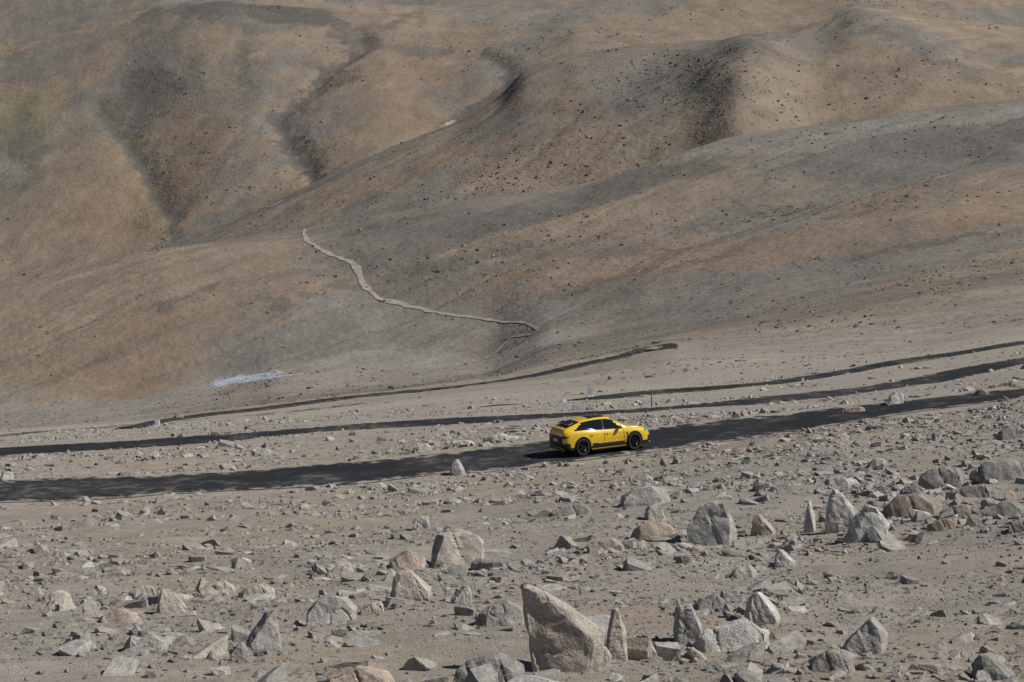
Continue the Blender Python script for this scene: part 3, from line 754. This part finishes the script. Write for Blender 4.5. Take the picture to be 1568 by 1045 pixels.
for sd in(-1,1):
    for wx_ in WX:
        th=np.linspace(-.25,math.pi+.25,34)
        def P_(r,o):
            out=[]
            for a in th:
                x=wx_+r*math.cos(a);z=.40+r*math.sin(a);out.append((x,sd*(side_y(x,min(z,1))+o),z))
            return out
        quadstrip(P_(.445,.016),P_(.478,.012),2);quadstrip(P_(.445,.016),P_(.445,-.05),2);quadstrip(P_(.478,.012),P_(.482,-.03),2)
    for x0,sl in((.92,-.05),(-.24,0),(-1.02,-.1)):
        zz=np.linspace(.44,.98,12)
        quadstrip([(x0+sl*(z-.5)-.009,sd*(side_y(x0,z)+.004),z) for z in zz],[(x0+sl*(z-.5)+.009,sd*(side_y(x0,z)+.004),z) for z in zz],2)
    for x0 in(-.05,-.95):
        quadstrip([(x,sd*(side_y(x,.88)+.02),.895) for x in np.linspace(x0-.12,x0+.06,5)],[(x,sd*(side_y(x,.86)+.02),.865) for x in np.linspace(x0-.12,x0+.06,5)],2)
    quadstrip([(x,sd*(side_y(x,z)+.006),z) for x,z in((1.02,.86),(1.05,.7),(1.06,.55))],[(x,sd*(side_y(x,z)+.006),z) for x,z in((1.14,.82),(1.09,.7),(1.10,.58))],2)
    quadstrip([(x,sd*(side_y(x,.46)+.006),.49+.04*(x<-.6)) for x in np.linspace(-.95,.95,9)],[(x,sd*(side_y(x,.42)+.006),.415) for x in np.linspace(-.95,.95,9)],2)
    quadstrip([(-2.52,sd*.45,.93),(-2.50,sd*.75,.93),(-2.43,sd*.88,.94),(-2.25,sd*.955,.95)],[(-2.54,sd*.45,.88),(-2.52,sd*.75,.88),(-2.45,sd*.885,.89),(-2.28,sd*.962,.91)],5)
simple("trim",bm,carm,(0,0,0),car)
bm=bmesh.new()
def box(c,s,mi,rot=None):
    M=Matrix.Translation(c)@(rot or Matrix.Identity(4))@Matrix.Diagonal((*s,1))
    r=bmesh.ops.create_cube(bm,size=1,matrix=M)
    fs={f for v in r['verts'] for f in v.link_faces}
    for f in fs: f.material_index=mi
box((-2.40,0,1.245),(.26,1.26,.035),0,Matrix.Rotation(math.radians(8),4,'Y'))
box((-1.95,0,1.425),(.3,1.16,.03),2,Matrix.Rotation(math.radians(-16),4,'Y'))
box((2.46,0,.28),(.24,1.5,.04),2);box((-2.47,0,.36),(.2,1.4,.12),2);box((-2.56,0,.72),(.02,.5,.12),6)
for sd in(-1,1):
    box((0,sd*.95,.27),(2.0,.1,.06),2)
bmesh.ops.bevel(bm,geom=bm.edges[:],offset=.012,segments=2,affect='EDGES')
simple("aero_parts",bm,carm,(0,0,0),car)
for sd in(-1,1):
    bm=bmesh.new();bmesh.ops.create_uvsphere(bm,u_segments=20,v_segments=12,radius=1,matrix=Matrix.Translation((.66,sd*1.04,1.13))@Matrix.Diagonal((.09,.13,.085,1)))
    for f in bm.faces: f.smooth=True;f.material_index=0 if f.calc_center_median().z>1.12 else 2
    bmesh.ops.create_cube(bm,size=1,matrix=Matrix.Translation((.68,sd*.92,1.08))@Matrix.Diagonal((.06,.16,.03,1)))
    simple("mirror",bm,carm,(0,0,0),car)
def wheel(x,sd):
    bm=bmesh.new()
    prof=[(.30,-.14),(.345,-.145),(.39,-.125),(WRAD,-.09),(WRAD,.09),(.39,.125),(.345,.145),(.30,.14),(.28,.12),(.275,.05),(.275,-.12)]
    n=56;rg=[]
    for i in range(n):
        a=2*math.pi*i/n;rg.append([bm.verts.new((r*math.cos(a),y,r*math.sin(a))) for r,y in prof])
    for i in range(n):
        A,B=rg[i],rg[(i+1)%n]
        for j in range(len(prof)):
            k=(j+1)%len(prof);f=bm.faces.new((A[j],A[k],B[k],B[j]));f.material_index=3 if (j<7 or j==10) else 4;f.smooth=True
    def tag(r,mi):
        for f in {f for v in r['verts'] for f in v.link_faces}: f.material_index=mi
    tag(bmesh.ops.create_cone(bm,segments=32,radius1=.272,radius2=.272,depth=.02,cap_ends=True,matrix=Matrix.Translation((0,.03,0))@Matrix.Rotation(math.radians(90),4,'X')),2)
    tag(bmesh.ops.create_cone(bm,segments=24,radius1=.07,radius2=.05,depth=.07,cap_ends=True,matrix=Matrix.Translation((0,-.10,0))@Matrix.Rotation(math.radians(90),4,'X')),4)
    for i in range(10):
        a=2*math.pi*(i//2)/5+(.16 if i%2 else -.16)
        M=Matrix.Rotation(a,4,'Y')@Matrix.Translation((.17,-.10,0))@Matrix.Diagonal((.22,.04,.028,1))
        tag(bmesh.ops.create_cube(bm,size=1,matrix=M),4)
    tag(bmesh.ops.create_cube(bm,size=1,matrix=Matrix.Rotation(.5,4,'Y')@Matrix.Translation((.19,-.04,0))@Matrix.Diagonal((.08,.06,.2,1))),7)
    bmesh.ops.recalc_face_normals(bm,faces=bm.faces[:])
    ob=simple("wheel",bm,carm,(x,sd*.85,WRAD),car)
    if sd>0: ob.rotation_euler=(0,0,math.pi)
for wx_ in WX:
    for sd in(-1,1): wheel(wx_,sd)
bm=bmesh.new();bmesh.ops.create_cube(bm,size=1,matrix=Matrix.Translation((0,0,.42))@Matrix.Diagonal((4.2,1.2,.36,1)));bmesh.ops.bevel(bm,geom=bm.edges[:],offset=.06,segments=2,affect='EDGES')
for f in bm.faces: f.material_index=2
simple("chassis",bm,carm,(0,0,0),car)
QA=catmull(RC['A'][0][::2],.5)
t0,_=ray(923,684)
CN=1.4
best=None
for i in range(5,len(QA)-5):
    T=QA[i+4]-QA[i-4];T/=np.linalg.norm(T);Nr=np.array([T[1],-T[0]]);c=QA[i]+Nr*CN
    e=abs(c[0]/c[1]-t0)
    if best is None or e<best[0]: best=(e,c,T)
_,c,T=best
zf=float(H(*(c+T*1.5))[0]);zr=float(H(*(c-T*1.5))[0])
car.location=(c[0],c[1],(zf+zr)/2+.04)
yaw=math.atan2(T[1],T[0]);pitch=-math.atan2(zf-zr,3.0)
car.rotation_euler=(0,pitch,yaw);car.scale=(.985,1.03,1.15)

# ------------------------------------------------------------------ light
SAZ=math.radians(-8);SEL=math.radians(46)
sv=Vector((math.cos(SEL)*math.cos(SAZ),math.cos(SEL)*math.sin(SAZ),math.sin(SEL)))
sd=bpy.data.lights.new("sun","SUN");sd.energy=4.4;sd.angle=math.radians(.5);sd.color=(1,.975,.935)
so=bpy.data.objects.new("sun",sd);scene.collection.objects.link(so);so.rotation_euler=sv.to_track_quat('Z','Y').to_euler();so.location=(50,0,80)
w=bpy.data.worlds.new("World");scene.world=w;w.use_nodes=True
nt=w.node_tree;bg=nt.nodes["Background"]
sk=nt.nodes.new("ShaderNodeTexSky");sk.sky_type='NISHITA';sk.sun_disc=False;sk.sun_elevation=SEL;sk.sun_rotation=math.pi/2-SAZ;sk.altitude=4500
nt.links.new(sk.outputs[0],bg.inputs[0]);bg.inputs[1].default_value=.05
scene.view_settings.view_transform='Standard';scene.view_settings.look='None';scene.view_settings.exposure=0
